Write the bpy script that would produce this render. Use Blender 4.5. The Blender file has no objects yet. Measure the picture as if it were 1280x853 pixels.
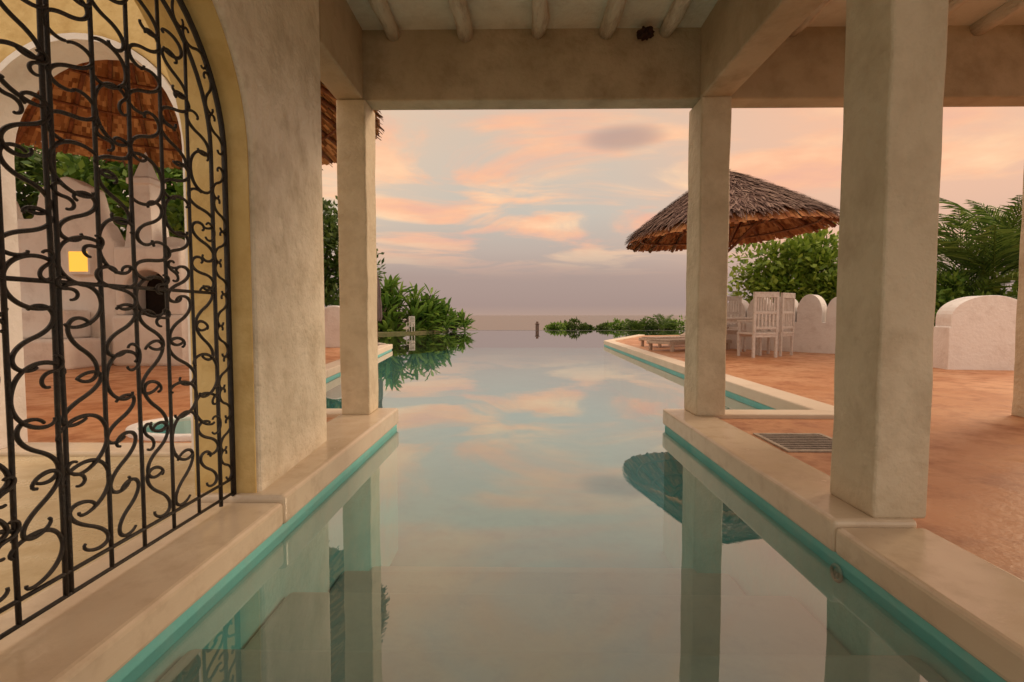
import bpy, bmesh, math, random
from mathutils import Vector, Matrix
random.seed(7)
SC = bpy.context.scene
COL = SC.collection
PI = math.pi
R = math.radians

# ------------------------------------------------------------------ helpers
class MB:
    def __init__(s):
        s.v = []; s.f = []
    def add(s, vs, fs):
        o = len(s.v); s.v.extend([tuple(v) for v in vs]); s.f.extend([tuple(i + o for i in f) for f in fs])
    def box(s, x0, y0, z0, x1, y1, z1, M=None):
        vs = [Vector(p) for p in ((x0,y0,z0),(x1,y0,z0),(x1,y1,z0),(x0,y1,z0),(x0,y0,z1),(x1,y0,z1),(x1,y1,z1),(x0,y1,z1))]
        if M: vs = [M @ v for v in vs]
        s.add(vs, [(0,3,2,1),(4,5,6,7),(0,1,5,4),(1,2,6,5),(2,3,7,6),(3,0,4,7)])
    def extrude(s, pts, f0, f1):
        n = len(pts)
        vs = [f0(p) for p in pts] + [f1(p) for p in pts]
        fs = [tuple(range(n)), tuple(range(2*n-1, n-1, -1))]
        for i in range(n):
            j = (i+1) % n
            fs.append((i, j, n+j, n+i))
        s.add(vs, fs)
    def prism(s, poly, z0, z1):
        s.extrude(poly, lambda p: (p[0], p[1], z0), lambda p: (p[0], p[1], z1))
    def tube(s, pts, r, n=8, closed=False, a0=0.0):
        pts = [Vector(p) for p in pts]; m = len(pts)
        rs = r if isinstance(r, (list, tuple)) else [r]*m
        t0 = (pts[1]-pts[0]).normalized()
        up = Vector((0,0,1)) if abs(t0.z) < 0.9 else Vector((1,0,0))
        if a0: up = Vector((1,0,0))
        a = t0.cross(up).normalized()
        vs = []; fs = []
        for i in range(m):
            if closed: t = (pts[(i+1)%m]-pts[i-1])
            elif i == 0: t = pts[1]-pts[0]
            elif i == m-1: t = pts[-1]-pts[-2]
            else: t = pts[i+1]-pts[i-1]
            t.normalize()
            a = (a - t*a.dot(t)).normalized(); b = t.cross(a)
            for k in range(n):
                an = 2*PI*k/n + a0
                vs.append(pts[i] + (a*math.cos(an)+b*math.sin(an))*rs[i])
        for i in range(m if closed else m-1):
            for k in range(n):
                i2 = (i+1) % m
                fs.append((i*n+k, i*n+(k+1)%n, i2*n+(k+1)%n, i2*n+k))
        if not closed:
            fs.append(tuple(range(n-1,-1,-1))); fs.append(tuple(range((m-1)*n, m*n)))
        s.add(vs, fs)
    def lathe(s, prof, c, n=24, M=None):
        vs = []; fs = []; m = len(prof)
        for r, z in prof:
            for k in range(n):
                a = 2*PI*k/n
                v = Vector((r*math.cos(a), r*math.sin(a), z))
                if M: v = M @ v
                vs.append(v + Vector(c))
        for i in range(m-1):
            for k in range(n):
                fs.append((i*n+k, i*n+(k+1)%n, (i+1)*n+(k+1)%n, (i+1)*n+k))
        fs.append(tuple(range(n-1,-1,-1))); fs.append(tuple(range((m-1)*n, m*n)))
        s.add(vs, fs)
    def build(s, name, mat, parent=None, bevel=0.0, smooth=False, fix=True, seg=2):
        me = bpy.data.meshes.new(name)
        me.from_pydata(s.v, [], s.f); me.update()
        if fix:
            bm = bmesh.new(); bm.from_mesh(me)
            bmesh.ops.recalc_face_normals(bm, faces=bm.faces[:])
            bm.to_mesh(me); bm.free()
        if smooth:
            for p in me.polygons: p.use_smooth = True
        me.materials.append(mat)
        o = bpy.data.objects.new(name, me); COL.objects.link(o)
        if parent:
            o.parent = parent
            o.matrix_parent_inverse = Matrix.Translation(root_of(parent)).inverted()
        if bevel:
            b = o.modifiers.new('bevel', 'BEVEL'); b.width = bevel; b.segments = seg
            b.limit_method = 'ANGLE'; b.angle_limit = R(40)
        return o

def root_of(o):
    if o.type == 'EMPTY': return o.location.copy()
    return Vector((0,0,0))
def thing(name, label, cat, loc=(0,0,0), group=None):
    o = bpy.data.objects.new(name, None); COL.objects.link(o)
    o.location = loc; o.empty_display_size = .2
    return tag(o, label, cat, group)
def tag(o, label, cat, group=None, kind=None):
    o['label'] = label; o['category'] = cat
    if group: o['group'] = group
    if kind: o['kind'] = kind
    return o
def struct(o, label, cat): return tag(o, label, cat, None, 'structure')
def dup(root, loc, rz, label, sc=1.0):
    r = root.copy(); COL.objects.link(r); r.location = loc; r.rotation_euler = (0,0,rz); r.scale = (sc,sc,sc)
    r['label'] = label
    for ch in list(root.children):
        c = ch.copy(); COL.objects.link(c); c.parent = r
        for g in list(ch.children):
            d = g.copy(); COL.objects.link(d); d.parent = c
    return r

# ------------------------------------------------------------------ materials
def nm(name):
    m = bpy.data.materials.new(name); m.use_nodes = True
    nt = m.node_tree; b = nt.nodes['Principled BSDF']
    return m, nt, b
def node(nt, t, **kw):
    n = nt.nodes.new(t)
    for k, v in kw.items():
        if k in n.inputs: n.inputs[k].default_value = v
        else: setattr(n, k, v)
    return n
def ramp(nt, stops, fac=None):
    n = nt.nodes.new('ShaderNodeValToRGB'); e = n.color_ramp.elements
    while len(e) < len(stops): e.new(.5)
    for el, (p, c) in zip(e, stops):
        el.position = p; el.color = (*c, 1) if len(c) == 3 else c
    if fac: nt.links.new(fac, n.inputs['Fac'])
    return n
def mixc(nt, fac, a, b, mode='MIX'):
    n = nt.nodes.new('ShaderNodeMix'); n.data_type = 'RGBA'; n.blend_type = mode
    for i, val in ((0, fac), (6, a), (7, b)):
        if isinstance(val, (int, float)): n.inputs[i].default_value = val
        elif isinstance(val, tuple): n.inputs[i].default_value = (*val, 1)
        else: nt.links.new(val, n.inputs[i])
    return n.outputs[2]
def surf(name, c1, c2, c3, scale=1.6, fine=9.0, rough=.6, bump=.25, bscale=30.0, spec=.4, rvar=0.0, stretch=(1,1,1), lo=.36, hi=.62, f0=.45, f1=.72):
    m, nt, b = nm(name); L = nt.links
    tc = node(nt, 'ShaderNodeTexCoord'); mp = node(nt, 'ShaderNodeMapping')
    mp.inputs['Scale'].default_value = stretch
    L.new(tc.outputs['Object'], mp.inputs['Vector'])
    n1 = node(nt, 'ShaderNodeTexNoise', Scale=scale, Detail=4.0, Roughness=.6); L.new(mp.outputs[0], n1.inputs['Vector'])
    n2 = node(nt, 'ShaderNodeTexNoise', Scale=fine, Detail=5.0, Roughness=.65); L.new(mp.outputs[0], n2.inputs['Vector'])
    r1 = ramp(nt, [(lo, c1), (hi, c2)], n1.outputs['Fac'])
    r2 = ramp(nt, [(f0, (0,0,0)), (f1, (1,1,1))], n2.outputs['Fac'])
    c = mixc(nt, r2.outputs['Color'], r1.outputs['Color'], c3)
    L.new(c, b.inputs['Base Color'])
    n3 = node(nt, 'ShaderNodeTexNoise', Scale=bscale, Detail=3.0, Roughness=.6); L.new(mp.outputs[0], n3.inputs['Vector'])
    ad = node(nt, 'ShaderNodeMath', operation='MULTIPLY_ADD'); L.new(n2.outputs['Fac'], ad.inputs[0]); ad.inputs[1].default_value = 2.0; L.new(n3.outputs['Fac'], ad.inputs[2])
    bp = node(nt, 'ShaderNodeBump', Strength=bump, Distance=.02); L.new(ad.outputs[0], bp.inputs['Height'])
    L.new(bp.outputs[0], b.inputs['Normal'])
    b.inputs['Roughness'].default_value = rough
    if rvar:
        mr = node(nt, 'ShaderNodeMapRange'); L.new(n2.outputs['Fac'], mr.inputs[0])
        mr.inputs[1].default_value = .3; mr.inputs[2].default_value = .7; mr.inputs[3].default_value = rough-rvar; mr.inputs[4].default_value = rough+rvar
        L.new(mr.outputs[0], b.inputs['Roughness'])
    b.inputs['Specular IOR Level'].default_value = spec
    return m
def leafmat(name, stops, transl=.3, rough=.5):
    m, nt, b = nm(name); L = nt.links
    g = node(nt, 'ShaderNodeNewGeometry')
    r = ramp(nt, stops, g.outputs['Random Per Island'])
    L.new(r.outputs['Color'], b.inputs['Base Color']); b.inputs['Roughness'].default_value = rough
    b.inputs['Specular IOR Level'].default_value = .3
    if transl:
        t = node(nt, 'ShaderNodeBsdfTranslucent'); L.new(r.outputs['Color'], t.inputs['Color'])
        mx = node(nt, 'ShaderNodeMixShader'); mx.inputs[0].default_value = transl
        L.new(b.outputs[0], mx.inputs[1]); L.new(t.outputs[0], mx.inputs[2])
        L.new(mx.outputs[0], nt.nodes['Material Output'].inputs['Surface'])
    return m

M_plaster = surf('warm_plaster', (.61,.53,.395), (.71,.625,.48), (.52,.435,.31), 1.7, 5, .62, .45, 26)
M_wall = surf('trowelled_plaster', (.71,.63,.495), (.84,.765,.63), (.59,.51,.385), 2.4, 6, .5, .65, 22, rvar=.12)
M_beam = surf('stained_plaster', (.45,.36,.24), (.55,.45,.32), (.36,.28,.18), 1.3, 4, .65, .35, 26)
M_ceil = surf('ceiling_limewash', (.70,.68,.59), (.77,.75,.67), (.59,.56,.47), 1.5, 6, .7, .3, 30)
M_yellow = surf('lamp_tinted_plaster', (.66,.46,.17), (.76,.58,.27), (.56,.37,.13), 1.3, 5, .6, .3, 26)  # warm lamplight of the gate room painted into the plaster colour
M_white = surf('white_limewash', (.83,.79,.77), (.88,.85,.83), (.68,.62,.59), 1.2, 4, .65, .35, 20, f0=.5, f1=.8)
M_terra = surf('terracotta_plaster', (.46,.195,.08), (.59,.31,.16), (.32,.115,.045), 1.0, 4.5, .46, .12, 34, rvar=.14, f0=.46, f1=.70)
M_coping = surf('polished_cement', (.63,.51,.385), (.72,.61,.47), (.52,.405,.29), 1.6, 7, .2, .05, 30, spec=.55, rvar=.08, f0=.5, f1=.8)
M_coping2 = surf('smooth_cement', (.68,.57,.45), (.72,.62,.50), (.64,.53,.41), .8, 2, .5, .0, 10, spec=.3)
M_room = surf('yellow_cement_floor', (.54,.43,.26), (.62,.52,.34), (.46,.35,.19), 1.2, 6, .3, .1, 30, rvar=.08)
M_teal = surf('turquoise_pool_plaster', (.15,.50,.50), (.20,.58,.57), (.25,.53,.51), 1.4, 6, .6, .1, 20)
M_poolfloor = surf('pool_floor_plaster', (.075,.26,.27), (.10,.30,.30), (.055,.235,.25), .8, 4, .6, .1, 20)  # darker than the steps, stands in for light absorbed by deep water
M_step = surf('pool_step_plaster', (.18,.30,.28), (.23,.355,.325), (.145,.27,.265), 1.5, 6, .6, .1, 20)
M_iron = surf('black_wrought_iron', (.011,.009,.009), (.018,.014,.012), (.03,.02,.014), 8, 40, .5, .3, 90, spec=.45)
M_log = surf('limewashed_pole', (.60,.54,.44), (.70,.64,.54), (.34,.26,.19), 5, 16, .75, .6, 40, stretch=(1,.25,1), f0=.5, f1=.75)
M_wood = surf('dark_wood', (.13,.06,.03), (.18,.09,.05), (.08,.04,.02), 4, 18, .55, .3, 40)
M_rafter = surf('reddish_pole', (.22,.08,.035), (.30,.12,.05), (.13,.05,.025), 5, 16, .7, .4, 40)
M_paint = surf('white_painted_wood', (.64,.58,.54), (.72,.66,.62), (.50,.42,.38), 5, 20, .5, .2, 40)
M_bleach = surf('weathered_wood', (.50,.39,.31), (.60,.49,.40), (.38,.28,.22), 5, 20, .6, .2, 40)
M_concrete = surf('grey_concrete', (.40,.35,.30), (.48,.42,.36), (.29,.24,.20), 4, 25, .6, .3, 60)
M_grate = surf('dark_grate', (.20,.165,.14), (.27,.22,.19), (.13,.105,.09), 6, 30, .6, .4, 60)
M_stone = surf('brown_stone', (.16,.10,.08), (.21,.13,.10), (.11,.07,.06), 5, 15, .8, .5, 30)
M_wet = surf('wet_dark_stone', (.06,.06,.055), (.09,.085,.075), (.04,.04,.04), 2, 10, .4, .3, 20)
M_cloth = surf('grey_canvas', (.16,.12,.12), (.20,.15,.15), (.12,.09,.09), 4, 16, .8, .3, 40)
M_ground = surf('dry_ground', (.16,.12,.06), (.10,.11,.04), (.07,.09,.03), .8, 4, .9, .5, 10)
M_dark = surf('near_black', (.02,.016,.014), (.03,.022,.02), (.015,.012,.01), 4, 12, .9, .2, 30)  # near-black back plate and floor inside the oven opening
M_mud = surf('mud_nest', (.05,.022,.014), (.08,.035,.02), (.03,.014,.01), 20, 60, .9, .9, 90)
M_thatch = leafmat('palm_thatch', [(0,(.09,.048,.040)),(.35,(.165,.095,.075)),(.7,(.24,.15,.118)),(1,(.33,.22,.17))], 0, .85)
M_under = leafmat('thatch_underside', [(0,(.26,.105,.04)),(.5,(.48,.235,.095)),(1,(.74,.44,.20))], 0, .85)
M_under2 = leafmat('umbrella_underside', [(0,(.20,.065,.025)),(.5,(.38,.14,.05)),(1,(.54,.25,.10))], 0, .85)
M_leafA = leafmat('shrub_leaf', [(0,(.08,.15,.015)),(.5,(.19,.29,.03)),(1,(.33,.43,.075))])
M_leafB = leafmat('dark_leaf', [(0,(.03,.06,.012)),(.5,(.07,.12,.022)),(1,(.13,.19,.04))])
M_leafC = leafmat('palm_leaf', [(0,(.04,.085,.016)),(.5,(.10,.18,.03)),(1,(.20,.29,.06))])
M_leafD = leafmat('broad_leaf', [(0,(.055,.13,.018)),(.5,(.14,.25,.035)),(1,(.25,.37,.065))])
M_bark = surf('bark', (.10,.07,.05), (.15,.11,.08), (.06,.04,.03), 4, 16, .85, .6, 30)

M_glow, nt, b = nm('lit_yellow_glass')
b.inputs['Base Color'].default_value = (.8,.5,.08,1); b.inputs['Emission Color'].default_value = (1,.52,.06,1); b.inputs['Emission Strength'].default_value = .9

def water_mat(name, f0, ex, tint, bscale, bstr, rough=.012):
    # mirror on top, clear below; the share of mirror rises towards grazing angles on both sides of the sheet
    m, nt, b = nm(name); L = nt.links
    nt.nodes.remove(b)
    tc = node(nt, 'ShaderNodeTexCoord')
    n1 = node(nt, 'ShaderNodeTexNoise', Scale=bscale, Detail=2.0, Roughness=.5); L.new(tc.outputs['Object'], n1.inputs['Vector'])
    bp = node(nt, 'ShaderNodeBump', Strength=bstr, Distance=.02); L.new(n1.outputs['Fac'], bp.inputs['Height'])
    g = node(nt, 'ShaderNodeNewGeometry')
    dt = node(nt, 'ShaderNodeVectorMath', operation='DOT_PRODUCT'); L.new(g.outputs['Incoming'], dt.inputs[0]); L.new(g.outputs['Normal'], dt.inputs[1])
    ab = node(nt, 'ShaderNodeMath', operation='ABSOLUTE'); L.new(dt.outputs['Value'], ab.inputs[0])
    om = node(nt, 'ShaderNodeMath', operation='SUBTRACT'); om.inputs[0].default_value = 1.0; L.new(ab.outputs[0], om.inputs[1])
    pw = node(nt, 'ShaderNodeMath', operation='POWER'); L.new(om.outputs[0], pw.inputs[0]); pw.inputs[1].default_value = ex
    ma = node(nt, 'ShaderNodeMath', operation='MULTIPLY_ADD'); L.new(pw.outputs[0], ma.inputs[0]); ma.inputs[1].default_value = 1-f0; ma.inputs[2].default_value = f0
    tr = node(nt, 'ShaderNodeBsdfTransparent'); tr.inputs[0].default_value = (*tint, 1)
    gl = node(nt, 'ShaderNodeBsdfGlossy'); gl.inputs['Roughness'].default_value = rough
    gl.inputs['Color'].default_value = (.97,.97,.97,1)
    L.new(bp.outputs[0], gl.inputs['Normal'])
    mx = node(nt, 'ShaderNodeMixShader'); L.new(ma.outputs[0], mx.inputs[0]); L.new(tr.outputs[0], mx.inputs[1]); L.new(gl.outputs[0], mx.inputs[2])
    L.new(mx.outputs[0], nt.nodes['Material Output'].inputs['Surface'])
    return m
M_water = water_mat('calm_pool_water', .06, 2.5, (.90,.965,.965), 1.6, .04)
M_sea, nt, b = nm('evening_sea')
b.inputs['Base Color'].default_value = (.15,.12,.115,1); b.inputs['Roughness'].default_value = .4
tcs = node(nt, 'ShaderNodeTexCoord'); ns = node(nt, 'ShaderNodeTexNoise', Scale=.25, Detail=4.0); nt.links.new(tcs.outputs['Object'], ns.inputs['Vector'])
bs = node(nt, 'ShaderNodeBump', Strength=.5, Distance=.5); nt.links.new(ns.outputs['Fac'], bs.inputs['Height']); nt.links.new(bs.outputs[0], b.inputs['Normal'])

# ------------------------------------------------------------------ camera
cam = bpy.data.cameras.new('camera'); co = bpy.data.objects.new('camera', cam); COL.objects.link(co)
cam.lens = 18; cam.sensor_width = 36; cam.clip_end = 30000; cam.clip_start = .02
co.location = (0,0,.9); co.rotation_euler = (R(90-2.9), 0, R(.8))
SC.camera = co

# ------------------------------------------------------------------ world
w = bpy.data.worlds.new('World'); SC.world = w; w.use_nodes = True
nt = w.node_tree; L = nt.links; bg = nt.nodes['Background']
tc = node(nt, 'ShaderNodeTexCoord'); sx = node(nt, 'ShaderNodeSeparateXYZ'); L.new(tc.outputs['Generated'], sx.inputs[0])
X, Y, Z = sx.outputs
def mrange(src, a, b_, c=0.0, d=1.0, smooth=True):
    n = nt.nodes.new('ShaderNodeMapRange'); n.interpolation_type = 'SMOOTHSTEP' if smooth else 'LINEAR'
    L.new(src, n.inputs[0]); n.inputs[1].default_value = a; n.inputs[2].default_value = b_; n.inputs[3].default_value = c; n.inputs[4].default_value = d
    return n.outputs[0]
def mth(op, a, b_=None):
    n = nt.nodes.new('ShaderNodeMath'); n.operation = op
    for i, v in ((0,a),(1,b_)):
        if v is None: continue
        if isinstance(v, (int,float)): n.inputs[i].default_value = v
        else: L.new(v, n.inputs[i])
    return n.outputs[0]
ez = mrange(Z, 0, .6, 0, 1, False)
base = ramp(nt, [(0,(.46,.32,.26)),(.03,(.40,.29,.255)),(.12,(.435,.325,.285)),(.20,(.53,.43,.37)),(.32,(.59,.535,.46)),(.46,(.65,.55,.45)),(.62,(.72,.55,.42)),(1,(.74,.62,.52))], ez)
lf = mth('MULTIPLY', mrange(mth('MULTIPLY', X, -1.0), .06, .42), mrange(Z, .06, .26))
c = mixc(nt, mth('MULTIPLY', lf, .5), base.outputs['Color'], (1.0,.65,.39))
rt = mth('MULTIPLY', mrange(X, .10, .5), mrange(Z, .02, .2))
c = mixc(nt, mth('MULTIPLY', rt, .65), c, (1.0,.53,.33))
zz = mth('ADD', mth('MAXIMUM', Z, 0.0), .09)
cv = nt.nodes.new('ShaderNodeCombineXYZ'); L.new(mth('MULTIPLY', mth('DIVIDE', X, zz), .85), cv.inputs[0]); L.new(mth('DIVIDE', Y, zz), cv.inputs[1])
n1 = node(nt, 'ShaderNodeTexNoise', Scale=1.2, Detail=7.0, Roughness=.56, Distortion=.7); L.new(cv.outputs[0], n1.inputs['Vector'])
mpw = node(nt, 'ShaderNodeMapping'); mpw.inputs['Location'].default_value = (7.3,2.1,0); L.new(cv.outputs[0], mpw.inputs['Vector'])
n2 = node(nt, 'ShaderNodeTexNoise', Scale=.9, Detail=6.0, Roughness=.58); L.new(mpw.outputs[0], n2.inputs['Vector'])
mask = mth('MULTIPLY', mrange(n1.outputs['Fac'], .42, .60), mrange(Z, .06, .17))
cc = ramp(nt, [(.36,(.86,.47,.35)),(.48,(1.0,.54,.33)),(.62,(1.05,.70,.43))], n2.outputs['Fac'])
c = mixc(nt, mth('MULTIPLY', mask, .95), c, cc.outputs['Color'])
m2 = mth('MULTIPLY', mrange(n2.outputs['Fac'], .58, .74), mrange(Z, .16, .28))
c = mixc(nt, mth('MULTIPLY', m2, .3), c, (.53,.44,.41))
ea = mth('POWER', mth('DIVIDE', mth('SUBTRACT', X, .185), .075), 2.0); eb = mth('POWER', mth('DIVIDE', mth('SUBTRACT', Z, .315), .022), 2.0)
dk = mth('MULTIPLY', mrange(mth('ADD', ea, eb), 1.4, .0), mrange(n1.outputs['Fac'], .32, .55))
c = mixc(nt, mth('MULTIPLY', dk, .75), c, (.46,.34,.30))
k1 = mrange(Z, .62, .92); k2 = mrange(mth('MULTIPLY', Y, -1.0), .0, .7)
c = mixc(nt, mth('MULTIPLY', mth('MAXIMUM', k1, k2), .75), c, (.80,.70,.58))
boost = mth('ADD', mth('ADD', 1.0, mth('MULTIPLY', k1, 1.25)), mth('MULTIPLY', k2, .15))  # extra sky brightness overhead and behind the camera, added to light the pavilion
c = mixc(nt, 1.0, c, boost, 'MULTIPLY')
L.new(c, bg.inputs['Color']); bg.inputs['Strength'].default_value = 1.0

sun = bpy.data.lights.new('sun', 'SUN'); so = bpy.data.objects.new('sun', sun); COL.objects.link(so)
sun.energy = 1.8; sun.angle = R(18); sun.color = (1.0,.73,.47)
so.rotation_euler = Vector((.74,.42,.34)).to_track_quat('Z','Y').to_euler()
so.location = (20,10,20)
SC.view_settings.view_transform = 'Standard'; SC.view_settings.look = 'None'; SC.view_settings.exposure = 0

# ------------------------------------------------------------------ setting: ground, sea, pool, decks
m = MB(); m.add([(-9000,60,-10),(9000,60,-10),(9000,16000,-10),(-9000,16000,-10)], [(0,1,2,3)])
struct(m.build('sea', M_sea), 'flat hazy evening sea beyond the pool edge', 'sea')
m = MB()
xs = [-150 + 10*i for i in range(31)]; ys = [-40,-10,5,20,30,34,40,55,75,100,140]
zs = [-1.7,-1.7,-1.7,-1.7,-1.7,-1.7,-2.4,-4.5,-7,-9.2,-11]
vs = [(x, y, z + random.uniform(-.15,.05)) for y, z in zip(ys, zs) for x in xs]; n = len(xs)
m.add(vs, [(j*n+i, j*n+i+1, (j+1)*n+i+1, (j+1)*n+i) for j in range(len(ys)-1) for i in range(n-1)])
struct(m.build('ground', M_ground), 'dry ground falling away towards the sea', 'ground')

TW = .034
RP = [(1.16,-1.5),(1.16,4.05),(2.36,4.05),(2.52,15.2),(4.7,20),(16,22),(16,-1.5)]
LP = [(-.98,-1.5),(-16,-1.5),(-16,16),(-3.3,13.2),(-2.65,7),(-2.35,4.05),(-.98,4.05)]
m = MB(); m.prism(RP, -1.25, TW); m.prism(LP, -1.25, TW)
struct(m.build('pool_wall', M_teal), 'turquoise plastered inner walls of the swimming pool', 'pool wall')
m = MB(); m.box(-16,30.0,-1.65,16,30.3,.004)
struct(m.build('infinity_edge', M_wet, bevel=.002), 'thin dark wet lip at the far end of the infinity pool', 'pool edge')
m = MB(); m.add([(-16,1.5,-1.0),(16,1.5,-1.0),(16,30,-1.0),(-16,30,-1.0)], [(0,1,2,3)])
struct(m.build('pool_floor', M_poolfloor), 'blue green floor of the swimming pool under water', 'pool floor')
m = MB()
for y0, y1, z in ((-1.5,1.45,-.07),(1.45,2.10,-.26),(2.10,2.75,-.50),(2.75,3.3,-.75)):
    m.box(-.975,y0,-1.3,1.155,y1,z)
struct(m.build('pool_steps', M_step, bevel=.03, seg=3), 'pale submerged steps at the near end of the pool', 'steps')
m = MB(); m.add([(-15.9,-1.49,0),(15.9,-1.49,0),(15.9,30.1,0),(-15.9,30.1,0)], [(0,1,2,3)])
struct(m.build('pool_water', M_water), 'still pool water mirroring the pink sunset sky', 'water')

TB = TW-.004
m = MB()
m.prism([(1.44,-1.5),(1.44,3.86),(2.60,3.86),(2.77,15.1),(4.8,19.7),(15.9,21.8),(15.9,-1.5)], TB, .12)
struct(m.build('terrace_floor', M_terra), 'reddish terracotta plaster terrace to the right of the pool', 'terrace')
m = MB()
m.prism([(-1.34,2.93),(-15.9,2.93),(-15.9,15.9),(-3.5,13.0),(-2.88,7),(-2.58,3.86),(-1.34,3.86)], TB, .12)
struct(m.build('courtyard_floor', M_terra), 'reddish terracotta floor of the courtyard beyond the arches', 'floor')
m = MB(); m.box(-9,-1.5,TB,-1.32,2.932,.117)
struct(m.build('room_floor', M_room), 'pale yellow polished floor behind the iron gate', 'floor')
TC = TW-.003
m = MB()
m.box(-1.34,-1.5,TC,-.968,2.06,.132)
m.box(-1.345,2.06,TC,-.965,4.065,.158)
struct(m.build('pool_coping', M_coping, bevel=.018, seg=3), 'smooth cream coping along the foot of the left pavilion wall', 'coping')
m = MB()
m.prism([(-2.36,4.062),(-2.60,3.85),(-1.347,3.85),(-1.347,4.062)], TC, .152)
m.prism([(-2.36,4.062),(-2.64,7),(-2.89,7),(-2.60,3.85)], TC, .150)
m.prism([(-2.64,7),(-3.28,13.21),(-3.55,13.21),(-2.89,7)], TC, .149)
struct(m.build('pool_coping', M_coping2, bevel=.012, seg=3), 'pale coping around the courtyard side of the main pool', 'coping')
m = MB()
m.box(1.145,-1.5,TC,1.47,1.84,.135)
m.box(1.142,1.84,TC,1.45,4.065,.158)
struct(m.build('pool_coping', M_coping, bevel=.018, seg=3), 'smooth cream coping under the two right pavilion columns', 'coping')
m = MB()
m.prism([(1.452,3.85),(2.61,3.85),(2.35,4.062),(1.452,4.062)], TC, .152)
m.prism([(2.35,4.062),(2.61,3.85),(2.78,15.1),(2.51,15.22)], TC, .150)
m.prism([(2.51,15.22),(2.78,15.1),(4.82,19.7),(4.66,20.02)], TC, .149)
struct(m.build('pool_coping', M_coping2, bevel=.012, seg=3), 'pale coping between the main pool and the terracotta terrace', 'coping')
m = MB(); m.prism([(6.2,-1.5),(60,-1.5),(60,24),(6.0,21),(5.4,14)], -1.3, .10)
struct(m.build('garden_ground', M_ground), 'planted ground behind the white parapet wall', 'ground')
m = MB(); m.prism([(-6.6,14.6),(-7.0,22),(-5.6,24),(-4.6,26),(-3.9,28.4),(-5,29.9),(-50,29.9),(-50,13)], -1.3, .10)
struct(m.build('garden_ground', M_ground), 'planted ground at the far left of the pool', 'ground')

# ------------------------------------------------------------------ pavilion
pav = thing('pool_pavilion', 'open white plastered pavilion with square columns, thick beams and pole ceiling over the water', 'pavilion')
def column(x0,y0,x1,y1,z0,z1):
    m = MB()
    n = 14
    rows = []
    for i in range(n+1):
        z = z0 + (z1-z0)*i/n
        j = lambda: random.uniform(-.0035,.0035)
        rows.append([(x0+j(),y0+j(),z),(x1+j(),y0+j(),z),(x1+j(),y1+j(),z),(x0+j(),y1+j(),z)])
    vs = [p for r_ in rows for p in r_]; fs = [(3,2,1,0),(n*4,n*4+1,n*4+2,n*4+3)]
    for i in range(n):
        for k in range(4): fs.append((i*4+k, i*4+(k+1)%4, (i+1)*4+(k+1)%4, (i+1)*4+k))
    m.add(vs, fs)
    return m.build('column', M_plaster, pav, bevel=.014, seg=3)
column(-1.33,3.77,-1.115,4.03,.155,2.462)
column(1.30,3.75,1.515,4.03,.155,2.462)
column(1.295,1.85,1.49,2.12,.155,2.462)
column(3.84,3.76,4.08,4.02,.115,2.462)
ZB, ZC = 2.46, 2.96
YE = 3.0
m = MB(); m.box(-1.335,3.80,ZB,8,3.985,ZC+.1); m.build('beam', M_beam, pav, bevel=.012)
m = MB(); m.box(-1.332,YE+.002,ZB+.003,-1.135,3.802,ZC+.06); m.build('beam', M_beam, pav, bevel=.012)
m = MB(); m.box(1.302,-.8,ZB-.003,1.515,3.802,ZC+.06); m.build('beam', M_beam, pav, bevel=.012)
m = MB(); m.box(-1.36,-.85,ZC,8.1,4.0,ZC+.18); m.build('ceiling', M_ceil, pav)
for x in (-.91,-.395,.14,.63,1.06,1.95,2.40,2.83,3.27,3.72,4.2):
    pts = []; rs = []
    for i in range(24):
        y = -.8 + 4.62*i/23
        pts.append((x+random.uniform(-.01,.01), y, ZC-.028+random.uniform(-.008,.008))); rs.append(.054+random.uniform(-.007,.007))
    m = MB(); m.tube(pts, rs, 12); m.build('ceiling_pole', M_log, pav, smooth=True)
def arch_profile(a0,a1,zs,zb,x0,x1,zt,n=24):
    c_ = (a0+a1)/2; r = (a1-a0)/2
    pts = [(x0,zb),(a0,zb)]
    for i in range(n+1):
        t = PI - PI*i/n
        pts.append((c_+r*math.cos(t), zs+r*math.sin(t)))
    pts += [(a1,zb),(x1,zb),(x1,zt),(x0,zt)]
    return pts
face = lambda y: -1.082 - (y-2.1)*.062
m = MB(); p = arch_profile(.92,2.1,1.53,.115,-.8,YE,ZC+.02)
m.extrude(p, lambda q: (-1.36,q[0],q[1]), lambda q: (face(q[0]),q[0],q[1]))
m.build('arched_wall', M_wall, pav, bevel=.022, seg=3)
m = MB(); p = arch_profile(-2.97,-1.77,1.80,.112,-9,-1.361,ZC-.06)
m.extrude(p, lambda q: (q[0],2.78,q[1]), lambda q: (q[0],2.97,q[1]))
m.build('arched_wall', M_yellow, pav, bevel=.02, seg=3)
def skin(c_, r, zs, z0, t):
    o_ = [(c_+r-.002,z0)] + [(c_+(r-.002)*math.cos(PI*i/24), zs+(r-.002)*math.sin(PI*i/24)) for i in range(25)] + [(c_-r+.002,z0)]
    i_ = [(c_+r-t,z0)] + [(c_+(r-t)*math.cos(PI*i/24), zs+(r-t)*math.sin(PI*i/24)) for i in range(25)] + [(c_-r+t,z0)]
    return o_ + i_[::-1]
m = MB(); m.extrude(skin(1.51,.59,1.53,.13,.01), lambda q: (-1.355,q[0],q[1]), lambda q: (face(q[0])-.018,q[0],q[1]))
m.build('arch_reveal', M_yellow, pav)
m = MB(); m.extrude(skin(-2.37,.60,1.80,.143,.035), lambda q: (q[0],2.765,q[1]), lambda q: (q[0],2.985,q[1]))
m.build('arch_reveal', M_white, pav)
m = MB(); m.box(-3.05,2.77,.112,-1.70,2.99,.142); m.build('threshold', M_coping, pav, bevel=.01)

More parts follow.
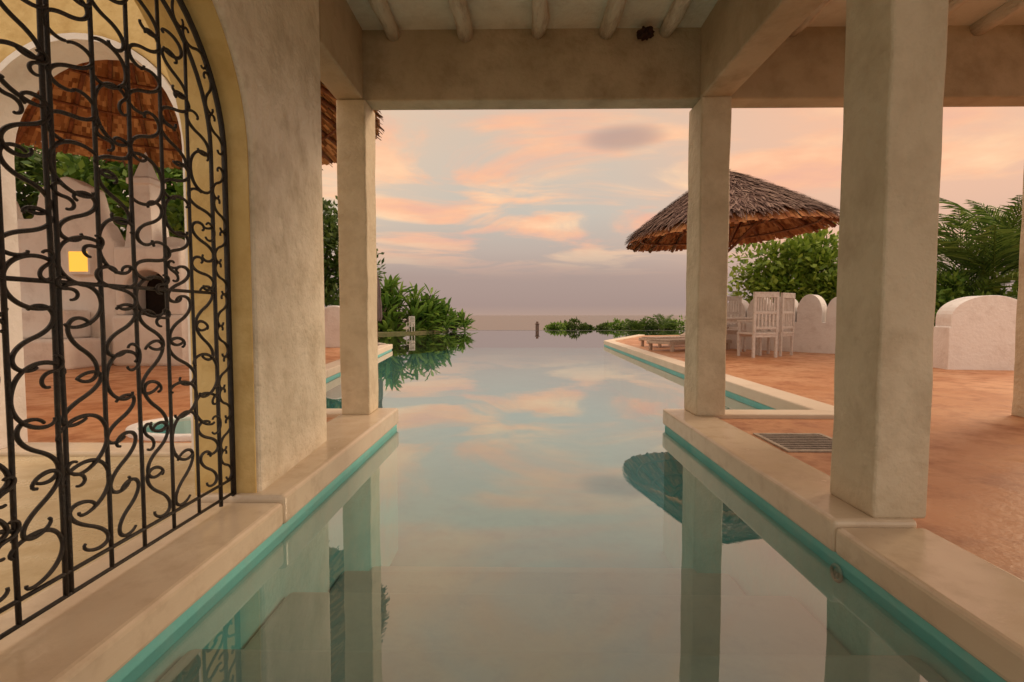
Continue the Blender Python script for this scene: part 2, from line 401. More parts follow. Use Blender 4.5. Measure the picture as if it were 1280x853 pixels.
# ------------------------------------------------------------------ iron gate
gx = -1.185; gy = 1.51
gate = thing('iron_gate', 'black wrought iron gate filling the arch with curled scrollwork', 'gate', (gx,gy,.13))
def arch_path(r, zb, zs, n=28):
    return [(gx,gy-r,zb)] + [(gx,gy-r,zb+(zs-zb)*i/4) for i in range(1,4)] + [(gx,gy-r*math.cos(PI*i/n),zs+r*math.sin(PI*i/n)) for i in range(n+1)] + [(gx,gy+r,zb+(zs-zb)*i/4) for i in range(3,-1,-1)]
ZS = 1.53
m = MB(); m.tube(arch_path(.565,.14,ZS), .011, 8); m.build('outer_frame', M_iron, gate, smooth=True)
m = MB(); m.tube(arch_path(.475,.14,ZS), .0078, 8); m.build('inner_frame', M_iron, gate, smooth=True)
for z, rr in ((.165,.565),(.225,.565),(.985,.475)):
    m = MB(); m.tube([(gx,gy-rr,z),(gx,gy,z),(gx,gy+rr,z)], .006, 8); m.build('rail', M_iron, gate, smooth=True)
NC = 7
edges = [gy-.475]
offs = [0,.128,.262,.405,.535,.675,.812,.95]     # hand-made spacing, not quite even
edges = [gy-.475+o for o in offs]
for k in range(1,NC):
    for off, rr in (((-.009,.0062),(.009,.0062)) if k == 2 else ((0,.006),)):
        y = edges[k]+off
        top = ZS + math.sqrt(max(0,.475**2-(y-gy)**2))
        m = MB(); m.tube([(gx,y+random.uniform(-.002,.002),.165+(top-.165)*i/8) for i in range(9)], rr, 8); m.build('upright_bar', M_iron, gate, smooth=True)
def scroll_pts(A, B, pw, sym, n=46):
    pts = []; x = y = 0.0
    for i in range(n):
        s_ = -1 + 2*i/(n-1); a = abs(s_)
        th = A*a**1.25 + B*a**pw
        if sym: th *= (1 if s_ > 0 else -1)
        x += math.cos(th); y += math.sin(th); pts.append((x,y))
    dx = pts[-1][0]-pts[0][0]; dy = pts[-1][1]-pts[0][1]; an = PI/2 - math.atan2(dy,dx)
    pts = [(q[0]*math.cos(an)-q[1]*math.sin(an), q[0]*math.sin(an)+q[1]*math.cos(an)) for q in pts]
    x0 = min(q[0] for q in pts); x1 = max(q[0] for q in pts); y0 = min(q[1] for q in pts); y1 = max(q[1] for q in pts)
    return [((q[0]-x0)/(x1-x0)-.5, (q[1]-y0)/(y1-y0)-.5) for q in pts]
S_ = scroll_pts(2.7, 2.0, 4, False); S2 = scroll_pts(2.6, 1.0, 4, False); S3 = scroll_pts(2.4, 2.6, 3, False); C_ = scroll_pts(1.6, 2.2, 4, True); C2 = scroll_pts(1.9, 1.2, 4, True)
jobs = []
def scroll(shape, yc, zc, wd, ht, flip=1, rot=0.0, r=.0058, dx=0):
    jobs.append((shape, yc, zc, wd, ht, flip, rot, r, dx))
grng = random.Random(23)
def inside(yc, zt, mg): return not (zt > ZS and (abs(yc-gy)+mg)**2 + (zt-ZS)**2 > .472**2)
for k in range(NC):
    yc = (edges[k]+edges[k+1])/2; cw = edges[k+1]-edges[k]
    z = .236 + grng.uniform(0,.02); i = 0
    while True:
        ht = grng.uniform(.112,.152)
        zc = z + ht*.5
        if zc > 2.05: break
        if not inside(yc, z+ht, .04):
            if inside(yc, z+ht*.5, .045): scroll(C_, yc, z+ht*.25, cw*.7, ht*.5, 1, 0)
            break
        fl = 1 if (i+k) % 2 else -1
        if grng.random() < .3: fl = -fl
        low = zc < .95
        rot = fl*grng.uniform(.12,.42) if low else grng.uniform(-.2,.2)      # lower half leans into diamonds
        scroll(grng.choice((S_, S2, S3, S2, C_, C2)), yc+grng.uniform(-.008,.008), zc, cw*grng.uniform(.86,1.1), ht*grng.uniform(1.0,1.14), fl, rot, .0058, grng.uniform(-.003,.003))
        if grng.random() < .3:
            scroll(grng.choice((S2, C2)), yc-fl*cw*.3, z+ht*.85, cw*.38, ht*.55, -fl, grng.uniform(-.35,.35), .005, .006)
        z += ht*grng.uniform(.93,1.0); i += 1
for sgn in (1,-1):
    for i in range(10):
        scroll(S_, gy+sgn*.52, .295+.125*i, .074, .124, sgn if i % 2 else -sgn, grng.uniform(-.06,.06), .0053)
for i in range(11):
    a = PI*(i+.5)/11
    scroll(S_, gy+.52*math.cos(a), ZS+.52*math.sin(a), .074, .14, 1 if i % 2 else -1, a, .0053)
jobs.sort(key=lambda j: (j[1] < 1.12, (j[2] > .9 + .65*j[1]), j[1]))
rest = MB()
for ji, (shape, yc, zc, wd, ht, flip, rot, r, dx) in enumerate(jobs):
    m = MB() if ji < 100 else rest; P = []
    ox = random.uniform(-.002,.002) + dx
    for a, b_ in shape:
        u = a*wd*flip; v = b_*ht
        P.append((gx + ox, yc + u*math.cos(rot)-v*math.sin(rot), zc + u*math.sin(rot)+v*math.cos(rot)))
    rs = [r*(.75+.25*min(1,min(i,len(P)-1-i)/8)) for i in range(len(P))]
    m.tube(P, rs, 6)
    if ji < 100: m.build('scroll', M_iron, gate, smooth=True, fix=False)
if rest.v:
    o = rest.build('scrollwork', M_iron, gate, smooth=True, fix=False); o['kind'] = 'stuff'
print('SCROLLS', len(jobs))

# ------------------------------------------------------------------ thatch roofs
def thatch_roof(root, c, Rr, H, tilt, nraf, step=.055, slen=.42, capr=.12, seed=1, under=None):
    rng = random.Random(seed)
    Mt = Matrix.Translation(c) @ Matrix.Rotation(tilt, 4, 'Y')
    prof = lambda s_: (Rr*s_, H*(1-s_**1.12))
    m = MB()
    def q(a, s0, s1, wd, lift0, lift1, tw):
        r0,z0 = prof(s0); r1,z1 = prof(min(s1,1.0))
        if s1 > 1: z1 -= (s1-1)*Rr*1.1; r1 += (s1-1)*Rr*.35
        d0 = Vector((math.cos(a),math.sin(a),0)); t0 = Vector((-math.sin(a),math.cos(a),0))
        a1 = a+tw; d1 = Vector((math.cos(a1),math.sin(a1),0)); t1 = Vector((-math.sin(a1),math.cos(a1),0))
        p0 = d0*r0+Vector((0,0,z0+lift0)); p1 = d1*r1+Vector((0,0,z1+lift1))
        vs = [Mt@(p0-t0*wd), Mt@(p0+t0*wd), Mt@(p1+t1*wd*.35), Mt@(p1-t1*wd*.35)]
        m.add(vs, [(0,1,2,3)])
    tiers = int(Rr/.13)
    for t in range(tiers):
        s1 = 1.0 - t/tiers*0.98
        r1 = prof(s1)[0]
        cnt = max(14, int(2*PI*r1/step))
        for rep in range(3 if t == 0 else 2):
            for k in range(cnt):
                a = 2*PI*(k+rng.random())/cnt
                e = s1 + rng.uniform(-.025,.055)
                s0 = max(.01, e - slen/Rr*rng.uniform(.7,1.1))
                q(a, s0, e, step*rng.uniform(.3,.75), .02, .04+rng.uniform(0,.055), rng.uniform(-.07,.07)*(1/max(.25,s1)))
    m.build('thatch', M_thatch, root, fix=False)
    m = MB()
    rings = int(Rr/.10)
    for i in range(rings):
        s0 = max(.02,i/rings); s1 = min(1.0,(i+1.6)/rings)
        cnt = max(10,int(2*PI*prof(s1)[0]/.06))
        for k in range(cnt):
            a0 = 2*PI*(k+rng.uniform(-.2,.2))/cnt; a1 = 2*PI*(k+1.1)/cnt
            vs = []
            jz = rng.uniform(-.04,.0)
            for a, s_, dz in ((a0,s0,0),(a1,s0,0),(a1,s1,-.04),(a0,s1,-.04)):
                r_, z_ = prof(s_); vs.append(Mt @ Vector((r_*math.cos(a), r_*math.sin(a), z_-.03+jz+dz)))
            m.add(vs, [(0,1,2,3)])
    m.build('thatch_lining', under or M_under, root, fix=False)
    for k in range(nraf):
        a = 2*PI*(k+.3)/nraf; P = []
        for s_ in (.05,.4,.7,.985):
            r_, z_ = prof(s_); P.append(Mt @ Vector((r_*math.cos(a), r_*math.sin(a), z_-.13)))
        mm = MB(); mm.tube(P, .034, 7); mm.build('rafter', M_rafter, root, smooth=True)
    for s_ in (.3,.5,.68,.85):
        r_, z_ = prof(s_)
        mm = MB(); mm.tube([Mt @ Vector((r_*math.cos(2*PI*k/32), r_*math.sin(2*PI*k/32), z_-.175)) for k in range(32)], .022, 6, closed=True)
        mm.build('ring_pole', M_rafter, root, smooth=True)
    mm = MB(); mm.lathe([(capr*1.25,-.10),(capr*1.3,-.02),(capr,.05),(capr*.6,.11),(capr*.25,.17),(.015,.22)], Mt @ Vector((0,0,H)), 14)
    mm.build('roof_cap', M_thatch, root)
ucx, ucy = 4.10, 10.4
um = thing('thatched_umbrella', 'large round palm thatch sunshade over the terrace dining table', 'sunshade', (ucx,ucy,.12))
thatch_roof(um, Vector((ucx+.04,ucy,2.55)), 1.97, 1.2, -R(4.6), 18, step=.042, slen=.36, seed=3, under=M_under2)
m = MB(); m.tube([(ucx,ucy,.12),(ucx,ucy,1.5),(ucx+.03,ucy,3.6)], [.07,.065,.055], 10); m.build('pole', M_rafter, um, smooth=True)
for k in range(8):
    a = 2*PI*k/8
    m = MB(); m.tube([(ucx+.06*math.cos(a),ucy+.06*math.sin(a),2.15),(ucx+.95*math.cos(a),ucy+.95*math.sin(a),2.92+.95*math.cos(a)*.08)], .024, 6); m.build('strut', M_rafter, um, smooth=True)
bcx, bcy = -5.6, 7.2
ba = thing('thatched_shelter', 'big round makuti thatch shelter in the courtyard behind the iron gate', 'shelter', (bcx,bcy,.12))
thatch_roof(ba, Vector((bcx,bcy,3.97)), 3.55, 1.8, 0, 34, step=.085, slen=.6, seed=9)
for a in (25,100,200,290):
    x = bcx+3.1*math.cos(R(a)); y = bcy+3.1*math.sin(R(a))
    m = MB(); m.tube([(x,y,.12),(x+.02,y,2.0),(x,y,4.1)], [.08,.075,.065], 9); m.build('post', M_rafter, ba, smooth=True)

# ------------------------------------------------------------------ furniture
def leg_box(x,y,z1,s=.022,z0=0):
    m = MB(); m.box(x-s,y-s,z0,x+s,y+s,z1); return m
def make_chair():
    t = thing('dining_chair', 'x', 'chair', (0,0,0), None)
    m = MB(); m.box(-.25,-.25,.42,.25,.25,.46); m.box(-.24,-.24,.37,.24,-.21,.42); m.box(-.24,.21,.37,.24,.24,.42); m.build('seat', M_paint, t, bevel=.006)
    m = MB()
    for x in (-.225,.225): m.box(x-.024,-.26,.46,x+.024,-.215,1.12)
    m.box(-.25,-.262,1.10,.25,-.213,1.20); m.box(-.201,-.255,.80,.201,-.22,.85); m.box(-.201,-.255,.52,.201,-.22,.57)
    for k in range(5): x = -.15+.075*k; m.box(x-.016,-.25,.57,x+.016,-.226,.80)
    for k in range(7): x = -.165+.055*k; m.box(x-.012,-.25,.85,x+.012,-.226,1.10)
    m.build('backrest', M_paint, t, bevel=.004)
    for x in (-.225,.225):
        for y in (-.225,.225): leg_box(x,y,.42).build('leg', M_paint, t, bevel=.004)
        m = MB(); m.box(x-.03,-.215,.66,x+.03,.26,.69); m.box(x-.02,.19,.46,x+.02,.235,.66); m.build('armrest', M_paint, t, bevel=.005)
    return t
chair = make_chair()
chair.location = (4.46,9.65,.12); chair.rotation_euler = (0,0,R(10)); chair['label'] = 'white wooden armchair nearest the pool column, its slatted back to the viewer'
dup(chair, (4.98,10.05,.12), R(38), 'white wooden armchair on the far right of the dining table beside the parapet')
dup(chair, (4.66,11.3,.12), R(170), 'white wooden armchair on the far side of the dining table')
tb = thing('dining_table', 'white wooden table standing under the thatched sunshade', 'table', (4.25,10.5,.12))
m = MB(); m.box(3.72,10.05,.82,4.78,11.0,.86); m.build('tabletop', M_paint, tb, bevel=.008)
m = MB(); m.box(3.80,10.12,.74,4.70,10.92,.82); m.build('apron', M_paint, tb)
for x in (3.82,4.68):
    for y in (10.15,10.9): leg_box(x,y,.82,.03,.12).build('leg', M_paint, tb, bevel=.004)
def make_lounger():
    t = thing('sun_lounger', 'x', 'sun lounger', (0,0,0), None)
    d = -.08
    m = MB()
    for y in (-.33,.33): m.box(-.95,y-.025,.22+d,.95,y+.025,.30+d)
    m.box(-.95,-.305,.235+d,-.91,.305,.295+d); m.box(.91,-.305,.235+d,.95,.305,.295+d); m.build('frame', M_bleach, t, bevel=.005)
    m = MB()
    for k in range(12): x = -.90+.1*k; m.box(x,-.30,.302+d,x+.075,.30,.322+d)
    m.build('slat_bed', M_bleach, t)
    m = MB(); Mx = Matrix.Translation((.30,0,.32+d)) @ Matrix.Rotation(-R(24),4,'Y')
    for k in range(7): m.box(.1*k,-.30,0,.1*k+.075,.30,.02,Mx)
    for y in (-.26,.26): m.box(0,y-.02,-.03,.68,y+.02,0,Mx)
    m.build('backrest', M_bleach, t)
    for x in (-.85,.85):
        for y in (-.33,.33): leg_box(x,y,.24+d,.03).build('leg', M_bleach, t)
    return t
lo = make_lounger(); lo.location = (3.85,11.6,.12); lo.rotation_euler = (0,0,R(28)); lo['label'] = 'weathered wooden sun lounger nearer of the two by the pool edge'
dup(lo, (4.0,12.9,.12), R(24), 'weathered wooden sun lounger farther of the two by the pool edge')
px_, py_ = -3.62, 13.0
pa = thing('folded_parasol', 'slim grey parasol folded shut beside the far left column', 'parasol', (px_,py_,.12))
m = MB(); m.lathe([(.05,.12),(.22,.12),(.22,.17),(.05,.2)], (px_,py_,0), 16); m.build('base', M_concrete, pa)
m = MB(); m.tube([(px_,py_,.15),(px_,py_,1.0),(px_,py_,2.0)], .02, 8); m.build('pole', M_wood, pa)
m = MB(); vs = []; fs = []; nn = 20
pf = [(.10,.75),(.135,.85),(.125,1.2),(.10,1.35),(.11,1.5),(.07,1.8),(.02,1.95)]
for r_, z_ in pf:
    for k in range(nn):
        a = 2*PI*k/nn; rr = r_*(1 if k % 2 else .7); vs.append((px_+rr*math.cos(a), py_+rr*math.sin(a), z_))
for i in range(len(pf)-1):
    for k in range(nn): fs.append((i*nn+k,i*nn+(k+1)%nn,(i+1)*nn+(k+1)%nn,(i+1)*nn+k))
m.add(vs, fs); m.build('canopy', M_cloth, pa, fix=False)
dup(chair, (-5.3,24.9,.10), R(165), 'tiny distant white garden chair in front of the spiky plants', .62)
pl = thing('stone_pillar', 'small dark stone pillar standing alone at the far pool edge', 'pillar', (1.08,30.6,-1.6))
m = MB(); m.box(.98,30.5,-1.7,1.18,30.7,.34); m.build('shaft', M_stone, pl, bevel=.02)
m = MB(); m.box(.945,30.465,.34,1.215,30.735,.40); m.box(1.01,30.53,.40,1.15,30.67,.52); m.build('cap', M_stone, pl, bevel=.02)
dc = thing('drain_cover', 'rectangular drain cover set in the terracotta floor between the columns', 'drain cover', (1.75,3.1,.12))
m = MB()
for k in range(9): m.box(1.56,2.93+.043*k,.118,1.94,2.955+.043*k,.127)
m.box(1.56,2.925,.116,1.94,3.315,.1225)
m.build('grate', M_grate, dc)
m = MB()
for (a,b_,c_,d_) in ((1.53,2.9,1.97,2.925),(1.53,3.315,1.97,3.34),(1.53,2.925,1.555,3.315),(1.945,2.925,1.97,3.315)): m.box(a,b_,.118,c_,d_,.129)
m.build('rim', M_concrete, dc)
il = thing('pool_inlet', 'small round water inlet on the right turquoise pool wall', 'inlet', (1.158,1.83,-.035))
m = MB(); m.tube([(1.152,1.83+.028*math.cos(2*PI*k/20),-.035+.028*math.sin(2*PI*k/20)) for k in range(20)], .006, 6, closed=True); m.build('ring', M_concrete, il, smooth=True)
m = MB(); m.tube([(1.165,1.83,-.035),(1.155,1.83,-.035),(1.150,1.83,-.035)], [.018,.018,.012], 12); m.build('nozzle', M_concrete, il)
bm = bmesh.new(); bmesh.ops.create_icosphere(bm, subdivisions=3, radius=1)
for v in bm.verts:
    k = 1+random.uniform(-.25,.25); v.co = Vector((.89+v.co.x*.055*k, 3.73+v.co.y*.06*k, 2.885+v.co.z*.035*k))
me = bpy.data.meshes.new('bird_nest'); bm.to_mesh(me); bm.free(); me.materials.append(M_mud)
o = bpy.data.objects.new('bird_nest', me); COL.objects.link(o); tag(o, 'dark brown clump of a nest stuck under the ceiling poles by the beam', 'nest')

# ------------------------------------------------------------------ parapet walls
def wall_profile(length, hb, bumps, zb=.11, kk=.35):
    pts = [(0,zb)]; pts.append((length,zb)); pts.append((length,zb+hb))
    for c_, hw, hh in sorted(bumps, key=lambda t: -t[0]):
        pts.append((c_+hw, zb+hb))
        for i in range(0,21):
            t = PI*i/20
            pts.append((c_+hw*math.cos(t)*.999, zb+hb+hh*kk+ (hh*(1-kk))*math.sin(t)))
        pts.append((c_-hw, zb+hb))
    pts.append((0,zb+hb))
    out = [pts[0]]
    for p in pts[1:]:
        if (abs(p[0]-out[-1][0])+abs(p[1]-out[-1][1])) > 1e-4: out.append(p)
    return out
def parapet(A, B, hb, bumps, label, thick=.22, kk=.35):
    A = Vector((*A,0)); B = Vector((*B,0)); d = (B-A); Ln = d.length; d.normalize(); nrm = Vector((-d.y,d.x,0))
    m = MB(); p = wall_profile(Ln, hb, bumps, .11, kk)
    f = lambda off: (lambda q: tuple(A + d*q[0] + nrm*off + Vector((0,0,q[1]))))
    m.extrude(p, f(-thick/2), f(thick/2))
    t = m.build('parapet_wall', M_white, None, bevel=.04, seg=3)
    return tag(t, label, 'wall')
parapet((4.9,12.2),(6.66,10.3), .64, [(.28,.24,.52),(.80,.24,.56),(1.32,.24,.56),(1.84,.24,.58),(2.36,.21,.52)], 'far white parapet wall with rounded crests beside the dining chairs', .34)
parapet((6.70,10.1),(6.05,7.85), .74, [(.5,.34,.42),(1.3,.36,.42)], 'middle white parapet wall with rounded crests hidden mostly by the near column')
parapet((6.16,7.56),(7.22,7.42), .62, [(.535,.515,.45)], 'near white parapet wall with one broad rounded crest below the palm', .34, .3)
lw = MB(); lw.extrude(wall_profile(2.2,.72,[(1.75,.3,.3)]), lambda q: (-6.2+q[0],12.2,q[1]), lambda q: (-6.2+q[0],12.42,q[1]))
tag(lw.build('low_wall', M_white, bevel=.03), 'low white wall glimpsed beside the far left column under the tree', 'wall')

ov = thing('outdoor_oven', 'white plastered outdoor oven with dark arched mouth and pointed chimney seen through the gate', 'oven', (-5.75,8.2,.12))
m = MB(); m.box(-6.25,7.75,.11,-5.15,8.75,.9); m.build('plinth', M_white, ov, bevel=.05)
m = MB(); p = arch_profile(-6.07,-5.39,1.25,.9,-6.22,-5.18,1.95,20)
m.extrude(p, lambda q: (q[0],7.80,q[1]), lambda q: (q[0],8.3,q[1])); m.build('oven_front', M_white, ov, bevel=.05, seg=3)
m = MB(); m.box(-6.15,8.3,.9,-5.25,8.36,1.75); m.build('oven_mouth', M_dark, ov)
m = MB(); m.box(-6.06,7.95,.902,-5.40,8.3,.92); m.build('oven_floor', M_dark, ov)
m = MB(); m.lathe([(.52,1.0),(.52,1.6),(.48,1.85),(.36,2.05),(.18,2.15),(.02,2.18)], (-5.7,8.3,0), 20)
for i,v in enumerate(m.v):
    if v[1] < 8.37: m.v[i] = (v[0], 8.37, v[2])
m.build('oven_dome', M_white, ov, smooth=True)
m = MB(); m.lathe([(.34,1.8),(.30,2.1),(.24,2.6),(.21,2.95),(.27,2.97),(.27,3.05),(.17,3.09),(.11,3.25),(.05,3.4),(.01,3.5)], (-5.98,8.25,0), 4, Matrix.Rotation(PI/4,4,'Z')); m.build('chimney', M_white, ov, bevel=.02)
def curve_top(pts):
    out = []
    for i in range(len(pts)-1):
        a, b2 = pts[i], pts[i+1]
        for k in range(6):
            t = k/6; s_ = t*t*(3-2*t); out.append((a[0]+(b2[0]-a[0])*t, a[1]+(b2[1]-a[1])*s_))
    out.append(pts[-1]); return out
st = MB()
tp = curve_top([(-6.30,2.05),(-6.5,2.35),(-6.68,2.9),(-7.05,3.05),(-7.4,2.9),(-7.6,2.4),(-7.95,2.4),(-8.1,2.75),(-8.6,2.8),(-8.8,2.4),(-9.6,2.4)])
st.extrude([(-9.6,.11),(-6.30,.11)] + tp, lambda q: (q[0],7.95,q[1]), lambda q: (q[0],8.25,q[1]))
tag(st.build('stepped_wall', M_white, bevel=.03), 'tall white courtyard wall with curved rising top left of the oven', 'wall')
st = MB()
tp = curve_top([(-3.75,1.7),(-4.05,2.15),(-4.5,2.45),(-5.12,2.6)])
st.extrude([(-5.12,.11),(-3.75,.11)] + tp, lambda q: (q[0],8.5,q[1]), lambda q: (q[0],8.75,q[1]))
tag(st.build('courtyard_wall', M_white, bevel=.03), 'plain white courtyard wall right of the oven behind the gate', 'wall')
st = MB()
st.box(-8.8,7.1,.11,-6.4,7.945,.55); st.box(-8.6,7.45,.55,-6.7,7.945,.98)
tag(st.build('stepped_seat', M_white, bevel=.05, seg=3), 'white plastered stepped seat built against the courtyard wall', 'seat')
lx = -6.80
ln = thing('wall_lantern', 'glowing yellow square lantern on the white courtyard wall', 'lantern', (lx,7.95,1.52))
m = MB(); m.box(lx-.15,7.86,1.57,lx+.15,7.945,1.88); m.build('glass', M_glow, ln)
m = MB()
for a in ((lx-.18,7.85,1.53,lx+.18,7.948,1.57),(lx-.18,7.85,1.88,lx+.18,7.948,1.92),(lx-.18,7.85,1.57,lx-.15,7.948,1.88),(lx+.15,7.85,1.57,lx+.18,7.948,1.88)): m.box(*a)
m.build('frame', M_white, ln)
bx, by = -2.14, 3.46
bs_ = thing('round_basin', 'low round white rimmed water basin beyond the second arch', 'basin', (bx,by,.12))
m = MB(); N_ = 40; vs=[]; fs=[]
for r_, z_ in ((.50,.115),(.50,.160),(.43,.160),(.43,.115)):
    for k in range(N_): a = 2*PI*k/N_; vs.append((bx+r_*math.cos(a),by+r_*.74*math.sin(a),z_))
for i in range(4):
    for k in range(N_): j=(i+1)%4; fs.append((i*N_+k,i*N_+(k+1)%N_,j*N_+(k+1)%N_,j*N_+k))
m.add(vs,fs); m.build('rim', M_white, bs_, bevel=.01)
m = MB(); m.add([(bx+.435*math.cos(2*PI*k/N_),by+.322*math.sin(2*PI*k/N_),.124) for k in range(N_)],[tuple(range(N_))]); m.build('basin_floor', M_teal, bs_)
M_basin = water_mat('basin_water', .03, 4.0, (.85,.98,.97), 1.6, .04)
m = MB(); m.add([(bx+.435*math.cos(2*PI*k/N_),by+.322*math.sin(2*PI*k/N_),.150) for k in range(N_)],[tuple(range(N_))]); m.build('basin_water', M_basin, bs_)

# ------------------------------------------------------------------ vegetation
def leaf(m, p, d, up, ln, wd, bend=.0):
    d = d.normalized(); s_ = d.cross(up)
    if s_.length < 1e-3: s_ = d.orthogonal()
    s_.normalize(); nrm = s_.cross(d)
    mid = p + d*ln*.5
    m.add([p, mid - s_*wd*.5 + nrm*bend, p + d*ln, mid + s_*wd*.5 + nrm*bend], [(0,1,2,3)])
def rdir(rng):
    while True:
        v = Vector((rng.uniform(-1,1),rng.uniform(-1,1),rng.uniform(-1,1)))
        if .05 < v.length < 1: return v.normalized()
def crown(root, c, rad, nclump, nleaf, ls, mat, rng, clump=.33):
    m = MB(); c = Vector(c)
    for i in range(nclump):
        d = rdir(rng); k = rng.uniform(.5,1.0)
        if d.y > .5: d.y *= -1
        cc_ = c + Vector((d.x*rad[0]*k, d.y*rad[1]*k, d.z*rad[2]*k))
        cr = clump*min(rad)*rng.uniform(.7,1.3)
        for j in range(nleaf):
            e = rdir(rng)
            p = cc_ + e*cr*rng.uniform(.55,1.0)
            dd = (e*.8 + rdir(rng)*.6 + Vector((0,0,.15)))
            leaf(m, p, dd, rdir(rng)*.6+Vector((0,-.3,.8)), ls*rng.uniform(.7,1.3), ls*rng.uniform(.45,.7))
    return m.build('crown', mat, root, fix=False)
def trunk(root, base, c, rad, r0, rng, nl=6, name='trunk'):
    m = MB(); b_ = Vector(base); c = Vector(c)
    m.tube([b_, b_.lerp(c,.4)+Vector((rng.uniform(-.08,.08),rng.uniform(-.08,.08),0)), c], [r0,r0*.75,r0*.4], 8)
    for k in range(nl):
        d = rdir(rng); d.z = abs(d.z)*.8
        e = c + Vector((d.x*rad[0],d.y*rad[1],d.z*rad[2]))*.8
        s_ = b_.lerp(c, rng.uniform(.45,.9))
        m.tube([s_, s_.lerp(e,.5)+Vector((0,0,.05)), e], [r0*.4,r0*.28,r0*.1], 6)
    m.build(name, M_bark, root, smooth=True)
def tree(name, label, cat, base, c, rad, mat, nclump, nleaf, ls, r0=.1, group=None, seed=0, clump=.33):
    rng = random.Random(seed)
    t = thing(name, label, cat, base, group)
    trunk(t, base, c, rad, r0, rng, 7, 'trunk' if 'tree' in name else 'stem')
    crown(t, c, rad, nclump, nleaf, ls, mat, rng, clump)
    return t
tree('round_shrub', 'dense bright green rounded shrub behind the far parapet and under the sunshade', 'shrub', (7.6,14.3,.1), (7.6,14.3,1.75), (1.6,1.3,1.35), M_leafA, 110, 80, .19, .09, seed=11)
tree('round_shrub', 'smaller green shrub behind the parapet at the right of the rounded shrub', 'shrub', (9.3,13.6,.1), (9.3,13.6,1.6), (1.2,1.1,1.2), M_leafA, 60, 60, .19, .08, seed=12)
tree('leafy_tree', 'dark leafy tree seen in the gap left of the far left column', 'tree', (-5.85,15.2,.1), (-5.9,15.2,2.5), (1.45,1.3,1.75), M_leafB, 85, 60, .19, .11, seed=21)
tree('leafy_tree', 'green tree behind the chimney seen through the iron gate', 'tree', (-9.2,13.0,.1), (-9.2,13.0,3.8), (2.2,1.6,1.9), M_leafD, 100, 60, .25, .15, seed=22)
tree('leafy_tree', 'dark tree at the far left seen through the iron gate', 'tree', (-13.0,13.6,.1), (-13.0,13.6,4.0), (2.2,1.8,1.9), M_leafB, 90, 60, .26, .15, seed=23)
tree('leafy_tree', 'mid green tree behind the right courtyard wall', 'tree', (-6.9,11.6,.1), (-6.9,11.6,2.7), (1.3,1.2,1.3), M_leafD, 70, 55, .2, .1, seed=24)
tree('low_shrub', 'low dark shrub under the palm behind the near parapet', 'shrub', (8.4,9.6,.1), (8.4,9.6,.95), (1.3,.7,.65), M_leafD, 64, 55, .15, .05, seed=31)
for i, (x, y, rx, rz) in enumerate(((2.5,34,.8,.26),(3.7,34.8,.9,.46),(5.0,34.1,1.0,.24),(6.5,35.0,1.1,.40),(8.0,34.0,1.1,.36),(9.5,34.8,1.2,.60),(11.2,34.2,1.4,.62))):
    lab = ['leftmost low bush beyond the far pool edge, right of the stone pillar','second low bush from the stone pillar beyond the far pool edge','third low bush from the stone pillar beyond the far pool edge','fourth low bush from the stone pillar beyond the far pool edge','fifth low bush from the stone pillar, left of the loungers','sixth low bush from the stone pillar, above the loungers','farthest right low bush beyond the pool edge, behind the column'][i]
    tree('low_shrub', lab, 'shrub', (x,y,-1.6), (x,y,.0), (rx,.8,rz), M_leafB if i % 3 else M_leafD, 30, 34, .2, .08, 'bushes beyond the far pool edge', seed=40+i, clump=.6)

def frond(m, base, az, el, ln, rng, nl=30, droop=1.0, lw=.046, ll=.6):
    p = Vector(base); P = [p.copy()]; h = Vector((math.cos(az),math.sin(az),0)); e = el; n_ = 14
    for i in range(n_):
        e -= droop*(.25+i/n_)/n_*1.35
        p = p + (h*math.cos(e)+Vector((0,0,math.sin(e))))*ln/n_; P.append(p.copy())
    m.tube(P, [.016*(1-.8*i/n_) for i in range(n_+1)], 4)
    side = Vector((-h.y,h.x,0))
    for k in range(nl):
        t = .12+.88*k/nl; f = t*n_; i = min(n_-1,int(f)); q = P[i].lerp(P[i+1], f-i); d = (P[i+1]-P[i]).normalized()
        up = side.cross(d)
        for sg in (1,-1):
            L_ = ll*math.sin(PI*min(1,.18+.8*t))*rng.uniform(.8,1.15)
            dd = (side*sg*.62 + d*.85 + up*rng.uniform(-.05,.35))
            mid = q + dd.normalized()*L_*.45; tip = q + dd.normalized()*L_ + Vector((0,0,-L_*.12))
            wv = d*lw*.5
            m.add([q-wv*.5, q+wv*.5, mid+wv, tip, mid-wv], [(0,1,2,3,4)])
def palm(label, base, hts, nf, ln, seed, group=None, nl=30):
    rng = random.Random(seed); t = thing('palm_tree', label, 'palm', base, group)
    m = MB(); b_ = Vector(base)
    tops = []
    for h_, dx, dy in hts:
        tp = b_ + Vector((dx,dy,h_)); m.tube([b_+Vector((dx*.4,dy*.4,0)), b_+Vector((dx*.8,dy*.8,h_*.5)), tp], [.07,.055,.045], 7); tops.append(tp)
    m.build('trunk', M_bark, t, smooth=True)
    for tp in tops:
        for k in range(nf):
            mm = MB(); frond(mm, tp, 2*PI*(k+rng.random()*.6)/nf, R(rng.uniform(38,84)), ln*rng.uniform(.8,1.15), rng, nl)
            mm.build('frond', M_leafC, t, fix=False)
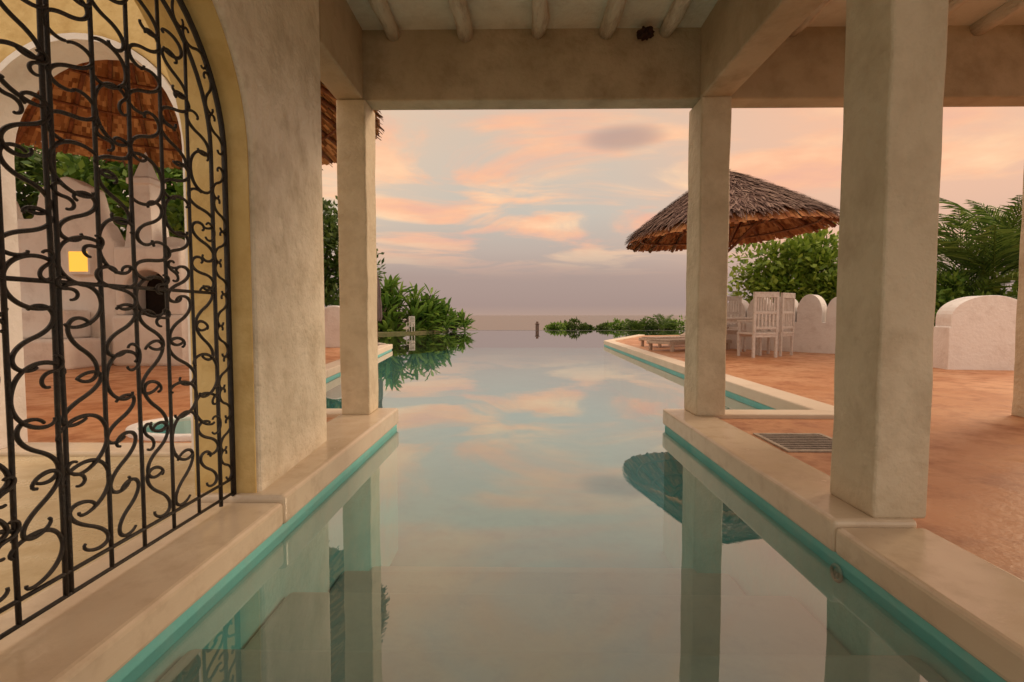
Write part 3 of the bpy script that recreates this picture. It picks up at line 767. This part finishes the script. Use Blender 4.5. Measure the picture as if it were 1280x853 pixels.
palm('feathery green palm behind the near parapet at the right edge', (8.7,9.4,.1), ((1.3,-.15,0),(1.5,.5,.2),(.9,-.45,.3)), 13, 2.15, 51)
palm('small far palm among the low bushes above the loungers', (7.6,33.2,-1.6), ((1.3,0,0),), 11, 1.3, 52, None, 18)
palm('small far palm among the low bushes, close beside the middle column', (9.2,33.0,-1.6), ((1.5,0,0),), 11, 1.4, 53, None, 18)

def broad_plant(label, base, h, n_, ll, seed):
    rng = random.Random(seed); t = thing('broadleaf_plant', label, 'plant', base, 'spiky plants at the far left of the pool')
    b_ = Vector(base); m = MB(); m2 = MB()
    for s_ in range(9):
        tp = b_ + Vector((rng.uniform(-.9,.9),rng.uniform(-.6,.5),h*rng.uniform(.3,.9)))
        m.tube([b_+Vector((rng.uniform(-.2,.2),0,0)), b_.lerp(tp,.5)+Vector((0,0,.1)), tp], [.06,.05,.035], 6)
        for k in range(n_):
            az = 2*PI*(k+rng.random())/n_; e = R(rng.uniform(0,80)); d = Vector((math.cos(az)*math.cos(e),math.sin(az)*math.cos(e),math.sin(e)))
            p = tp - Vector((0,0,rng.uniform(0,h*.6))); L_ = ll*rng.uniform(.7,1.2); sd = d.cross(Vector((0,0,1))); sd.normalize()
            a = p + d*L_*.35; b2 = p + d*L_*.7 - Vector((0,0,.05*L_)); tip = p + d*L_ - Vector((0,0,.2*L_)); wv = sd*L_*.085
            m2.add([p, a-wv, b2-wv*.8, tip, b2+wv*.8, a+wv], [(0,1,2,3,4,5)])
    m.build('stem', M_bark, t, smooth=True); m2.build('foliage', M_leafD, t, fix=False)
for i, (x,y,h_,l_) in enumerate(((-7.0,25.2,3.0,1.15),(-6.1,26.0,2.6,1.15),(-5.35,27.0,2.1,1.05),(-4.6,27.8,1.5,1.0),(-3.7,28.8,.8,.85))):
    broad_plant(['tallest spiky leaved plant beside the folded parasol','second spiky leaved plant from the folded parasol','middle spiky leaved plant behind the tiny white chair','fourth spiky leaved plant, low beside the sea view','smallest spiky leaved plant, last one before the open sea'][i], (x,y,.1), h_, 34, l_, 60+i)
